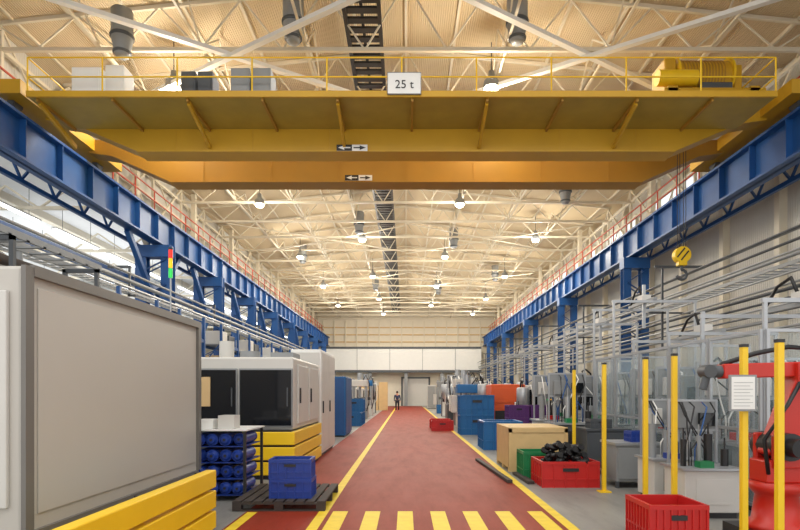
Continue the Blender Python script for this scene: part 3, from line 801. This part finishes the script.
for i in range(34):
    lay = i/34.0
    cx = 2.78+rd.uniform(-0.36,0.36)*(1-0.5*lay); cy = 9.85+rd.uniform(-0.28,0.28)*(1-0.5*lay); z = 0.36+0.34*lay
    a0 = rd.uniform(0,6.28); r = rd.uniform(0.08,0.15); tl = rd.uniform(-0.5,0.5); arc = rd.uniform(1.5,3.4)
    pts = []
    for q in range(7):
        a = a0 + q*arc/6
        pts.append((cx+r*math.cos(a)-r*math.cos(a0+arc/2)*0.5, cy+r*0.9*math.sin(a)-r*math.sin(a0+arc/2)*0.5, z+tl*0.08*math.sin(q)))
    m_ = MB().tube(pts,rd.uniform(0.03,0.05),8)
    m_.rod(pts[0],(pts[0][0]+0.01,pts[0][1]-0.03,pts[0][2]+0.02),0.06,10)
    m_.make('rubber_part','black',label='black bent rubber moulding heaped in a crate',cat='rubber part',group='black rubber parts')
crate(0.5,0.6,0.5,'green','green plastic crate behind the red crate',(2.45,10.75,0))
crate(0.6,0.62,0.42,'redcrate','bright red empty plastic crate by the yellow posts',(2.87,6.2,0),0.0,group='red crates',n=8)

# ------------------------------------------------------------------ yellow posts, fence
def ypost(x,y,h=2.06):
    e = thing('safety_post','yellow safety light-curtain post with dark cap','post',(x,y,0),group='yellow safety posts')
    MB().box(-0.03,0.03,-0.03,0.03,0.02,h).make('profile','yellow',e,bevel=0.006)
    MB().box(0.03,0.036,-0.012,0.012,0.4,h-0.15).make('sensor_strip','dark',e)
    MB().box(-0.09,0.09,-0.09,0.09,0,0.02).make('foot_plate','yellow',e)
    MB().box(-0.032,0.032,-0.032,0.032,h,h+0.03).make('cap','dark',e)
for x,y in ((3.4,5.1),(3.39,5.62),(3.33,6.95),(3.27,7.65),(3.2,9.05),(3.36,11.2)): ypost(x,y)
e = thing('document_board','white document sheet in a holder on a yellow post','document holder',(3.34,5.56,1.42))
MB().box(-0.14,0.13,-0.02,0.0,0,0.36).make('backing','grey',e)
pp = MB().box(-0.12,0.11,-0.024,-0.02,0.02,0.34).make('paper','white',e)
b=MB()
for i in range(8): b.box(-0.1,0.06+0.03*(i%2),-0.026,-0.0245,0.05+i*0.033,0.054+i*0.033)
b.make('printed_lines','grey',pp,kind='stuff')
fp = thing('guard_fence_panel','aluminium-framed clear guard fence panel','fence panel',(4.45,7.6,0),group='clear guard fence panels')
MB().box(-0.02,0.02,-0.6,-0.56,0,2.4).box(-0.02,0.02,0.56,0.6,0,2.4).box(-0.02,0.02,-0.56,0.56,2.36,2.4).box(-0.02,0.02,-0.56,0.56,0.15,0.19).box(-0.02,0.02,-0.56,0.56,1.1,1.14).make('frame','alu',fp)
MB().box(-0.004,0.004,-0.55,0.55,0.2,2.35).make('clear_panel','clear',fp)
for x,y,r in ((4.45,8.82,0),(4.45,10.04,0),(4.45,11.26,0),(4.45,12.48,0),(5.08,6.97,math.pi/2),(6.3,6.97,math.pi/2),
              (5.08,9.25,math.pi/2),(5.08,12.25,math.pi/2),(5.2,13.7,math.pi/2)): clone(fp,(x,y,0),r)
def gantry(loc,w,d,h,label):
    e = thing('gantry_robot',label,'gantry robot',loc,group='gantry robots')
    for x in (0,w):
        for y in (0,d): MB().box(x-0.022,x+0.022,y-0.022,y+0.022,0,h).make('leg','alu',e)
    for y in (0,d): MB().box(-0.04,w+0.04,y-0.022,y+0.022,h,h+0.055).make('cross_rail','alu',e)
    MB().box(w*0.5-0.04,w*0.5+0.04,-0.05,d+0.05,h+0.055,h+0.12).make('travel_beam','grey',e)
    MB().box(w*0.5-0.03,w*0.5+0.03,d*0.4,d*0.4+0.06,h-0.5,h+0.5).make('lift_arm','alu',e)
    MB().box(w*0.5-0.1,w*0.5+0.1,d*0.4-0.12,d*0.4+0.16,h+0.12,h+0.25).make('carriage','offwhite',e)
    pts=[(w*0.5,d*0.4+0.16,h+0.25),(w*0.5,d*0.6,h+0.5),(w*0.5,d*0.8,h+0.42),(w*0.5,d,h+0.12)]
    MB().tube(pts,0.025).make('cable_chain','black',e)
gantry((4.55,7.1,0),1.9,1.5,2.75,'aluminium gantry robot frame over a machine cell')
gantry((4.55,9.7,0),1.85,1.5,2.6,'aluminium gantry robot frame over a machine cell')
gantry((4.6,12.4,0),1.8,1.3,3.6,'tall aluminium gantry robot frame over a machine')
gantry((4.55,14.9,0),1.6,1.2,3.4,'aluminium gantry robot frame over a machine cell')
gantry((4.9,21.65,0),2.0,1.5,3.4,'aluminium gantry robot frame over a machine cell')
gantry((4.6,26.6,0),2.0,1.5,3.4,'aluminium gantry robot frame over a machine cell')
def bench(loc,w,d,h,m,label,mb='grey'):
    e = thing('workbench',label,'workbench',loc)
    MB().box(-w/2,w/2,-d/2,d/2,h-0.04,h).make('top',m,e)
    MB().box(-w/2+0.03,w/2-0.03,-d/2+0.03,d/2-0.03,h*0.15,h-0.04).make('cabinet',mb,e)
    MB().box(-w/2+0.06,w/2-0.06,-d/2+0.01,-d/2+0.03,h*0.2,h-0.09).make('door',mb,e,bevel=0.005)
    for x in (-w/2+0.03,w/2-0.08):
        for y in (-d/2+0.03,d/2-0.08): MB().box(x,x+0.05,y,y+0.05,0,h*0.15).make('leg','greyd',e)
bench((3.93,9.75,0),0.85,0.75,0.76,'alu','low grey metal cabinet bench beside the yellow posts','grey')
bench((3.93,11.3,0),0.85,0.8,0.9,'greyd','dark workbench beside the machine cell','greyd')
crate(0.4,0.3,0.18,'greyd','small grey tote on a workbench',(3.85,11.2,0.902),group='small totes')
crate(0.4,0.3,0.18,'bluecrate','small blue tote on a low metal bench',(4.05,9.7,0.762),group='small totes')

# robot
def robot(loc, rot, label, sc=1.0):
    e = thing('industrial_robot', label, 'industrial robot', loc, rot)
    MB().lathe([(0.0,0),(0.27,0.0),(0.27,0.05),(0.2,0.08),(0.17,0.3),(0.2,0.33),(0.22,0.36),(0.22,0.42),(0,0.42)],n=20).make('base','robot',e)
    MB().box(-0.17,0.17,-0.13,0.13,0.42,0.62).box(-0.12,0.12,-0.16,-0.1,0.55,0.85).box(-0.12,0.12,0.1,0.16,0.55,0.85).make('turret','robot',e,bevel=0.015)
    MB().rod((0,-0.2,0.74),(0,0.2,0.74),0.12,18).make('shoulder_joint','dark',e)
    MB().prism([(-0.13,0.68),(0.02,0.6),(0.15,0.76),(0.36,1.3),(0.28,1.42),(0.14,1.38)],-0.09,0.09).make('lower_arm','robot',e,bevel=0.015)
    MB().rod((0.25,-0.14,1.34),(0.25,0.14,1.34),0.11,18).make('elbow_joint','dark',e)
    MB().box(0.12,0.42,-0.11,0.11,1.3,1.48).beam((0.2,0,1.42),(-0.5,0,1.4),0.13,0.13).rod((0.42,0,1.39),(0.52,0,1.39),0.07,12).make('upper_arm','robot',e,bevel=0.01)
    MB().rod((-0.5,0,1.4),(-0.62,0,1.4),0.055,12).rod((-0.62,-0.06,1.4),(-0.62,0.06,1.4),0.06,12).rod((-0.62,0,1.38),(-0.66,0,1.24),0.035,10).make('wrist','greyd',e)
    MB().rod((0,-0.2,0.74),(0,-0.32,0.74),0.08,14).make('motor','black',e)
    MB().rod((0.25,-0.14,1.34),(0.25,-0.24,1.34),0.07,14).make('motor','black',e)
    MB().tube([(0.15,0.15,0.5),(0.35,0.1,0.8),(0.5,0.05,1.2),(0.4,0.02,1.6),(0.1,0.0,1.62),(-0.2,0.0,1.56),(-0.5,0.0,1.46)],0.022).make('cable_loom','black',e)
    MB().tube([(-0.15,-0.12,0.5),(-0.2,-0.14,0.8),(0.0,-0.14,1.1),(0.12,-0.13,1.3)],0.018).make('cable_loom','black',e)
    e.scale = (sc,sc,sc)
    return e
robot((3.97,6.0,0.15),0.0,'red jointed industrial robot arm behind the yellow posts',1.2)
MB().box(3.6,4.34,5.63,6.37,0,0.15).make('robot_plinth','dark',label='black steel plinth under a red robot',cat='plinth')

# end zone items
e = thing('carton_wall','beige cardboard partition boxes near the end wall','partition',(-3.0,52,0))
for i in range(3):
    MB().box(-1.2+i*0.85,-0.4+i*0.85,-0.4,0.4,0,2.6-0.3*(i%2)).make('carton','card',e)
for x,y,h in ((3,58,2.4),(5.5,60,2.8),(8,58,2.5),(-6,60,2.6),(-8,57,2.4)):
    e = thing('storage_cabinet','pale storage cabinet near the end wall','cabinet',(x,y,0),group='storage cabinets')
    MB().box(-0.8,0.8,-0.4,0.4,0.05,h).make('body','offwhite',e,bevel=0.03)
    MB().box(-0.75,-0.02,-0.42,-0.4,0.1,h-0.1).make('door','grey',e)
    MB().box(0.02,0.75,-0.42,-0.4,0.1,h-0.1).make('door','grey',e)
    MB().box(-0.75,0.75,-0.35,0.35,0,0.05).make('plinth','dark',e)

# ------------------------------------------------------------------ person
def skinned(name, verts, edges, radii, m, parent, root=0, sub=1):
    me = bpy.data.meshes.new(name); me.from_pydata(verts, edges, []); me.update()
    o = bpy.data.objects.new(name, me); COL.objects.link(o)
    md = o.modifiers.new('skin','SKIN')
    if not len(me.skin_vertices):
        with bpy.context.temp_override(object=o, active_object=o):
            try: bpy.ops.mesh.customdata_skin_add()
            except Exception: pass
    if len(me.skin_vertices):
        for i, r in enumerate(radii):
            me.skin_vertices[0].data[i].radius = (r, r)
            me.skin_vertices[0].data[i].use_root = (i == root)
    md.use_smooth_shade = True
    s = o.modifiers.new('sub','SUBSURF'); s.levels = sub; s.render_levels = sub
    me.materials.append(M[m]); o.parent = parent
    return o
P = thing('person','person in dark work clothes walking along the lane','person',(-0.75,48,0.006))
V = [(0,0,0.95),(0,0,1.15),(0,0,1.38),(0,-0.01,1.5),(0,-0.02,1.58),(0,-0.02,1.68),
     (-0.1,0,0.9),(-0.11,-0.08,0.5),(-0.11,0.02,0.1),(-0.11,-0.1,0.04),
     (0.1,0,0.9),(0.11,0.1,0.5),(0.11,0.25,0.12),(0.11,0.15,0.04),
     (-0.19,0,1.4),(-0.25,0.06,1.12),(-0.25,-0.06,0.88),(-0.25,-0.09,0.78),
     (0.19,0,1.4),(0.25,-0.05,1.12),(0.25,-0.18,0.9),(0.25,-0.22,0.8)]
Ed = [(0,1),(1,2),(2,3),(3,4),(4,5),(0,6),(6,7),(7,8),(8,9),(0,10),(10,11),(11,12),(12,13),(2,14),(14,15),(15,16),(16,17),(2,18),(18,19),(19,20),(20,21)]
Rd = [0.13,0.12,0.14,0.055,0.085,0.08,0.08,0.055,0.04,0.035,0.08,0.055,0.04,0.035,0.055,0.04,0.03,0.025,0.055,0.04,0.03,0.025]
skinned('body',V,Ed,Rd,'skin',P)
skinned('jacket',[V[i] for i in (0,1,2,14,15,16,18,19,20)],[(0,1),(1,2),(2,3),(3,4),(4,5),(2,6),(6,7),(7,8)],[0.16,0.145,0.165,0.075,0.058,0.045,0.075,0.058,0.045],'cloth',P)
skinned('trousers',[V[i] for i in (0,6,7,8,10,11,12)],[(0,1),(1,2),(2,3),(0,4),(4,5),(5,6)],[0.15,0.1,0.075,0.06,0.1,0.075,0.06],'trous',P)
MB().lathe([(0.0,1.78),(0.06,1.765),(0.095,1.71),(0.1,1.64),(0.09,1.6)],0,0.0,14).make('hair','hair',P)

# ------------------------------------------------------------------ lights
def area(loc, rot, sx, sy, e, c):
    l = bpy.data.lights.new('a','AREA'); l.shape='RECTANGLE'; l.size=sx; l.size_y=sy; l.energy=e; l.color=c
    o = bpy.data.objects.new('fill_light', l); COL.objects.link(o); o.location=loc; o.rotation_euler=rot
    return o
for x,y in LP:
    l = bpy.data.lights.new('p','POINT'); l.energy=400; l.color=(1.0,0.92,0.78); l.shadow_soft_size=0.3
    o = bpy.data.objects.new('lamp_light', l); COL.objects.link(o); o.location=(x,y,9.6)
for y in (6, 18, 32, 46, 60):
    area((0,y,10.5),(0,0,0),16,6,760,(1.0,0.98,0.95))  # added soft fill under the roof, not an actual luminaire
for y in (10, 30, 50):
    area((-18,y,7.8),(0,0,0),10,14,900,(0.92,0.96,1.0))  # added downward fill to brighten the neighbouring bay
    area((-18,y,7.0),(math.pi,0,0),10,14,600,(0.95,0.97,1.0))  # added upward fill to brighten the bay ceiling
w = bpy.data.worlds.new('w'); S.world = w; w.use_nodes = True
bg = w.node_tree.nodes['Background']; bg.inputs[0].default_value=(1.0,0.98,0.96,1); bg.inputs[1].default_value=1.5

# ------------------------------------------------------------------ camera
cd = bpy.data.cameras.new('camera'); cd.lens = 25.2; cd.sensor_width = 36
cd.shift_x = -0.0075; cd.shift_y = 0.16
co = bpy.data.objects.new('camera', cd); COL.objects.link(co)
co.location = (0,0,1.6); co.rotation_euler = (math.pi/2,0,0)
S.camera = co
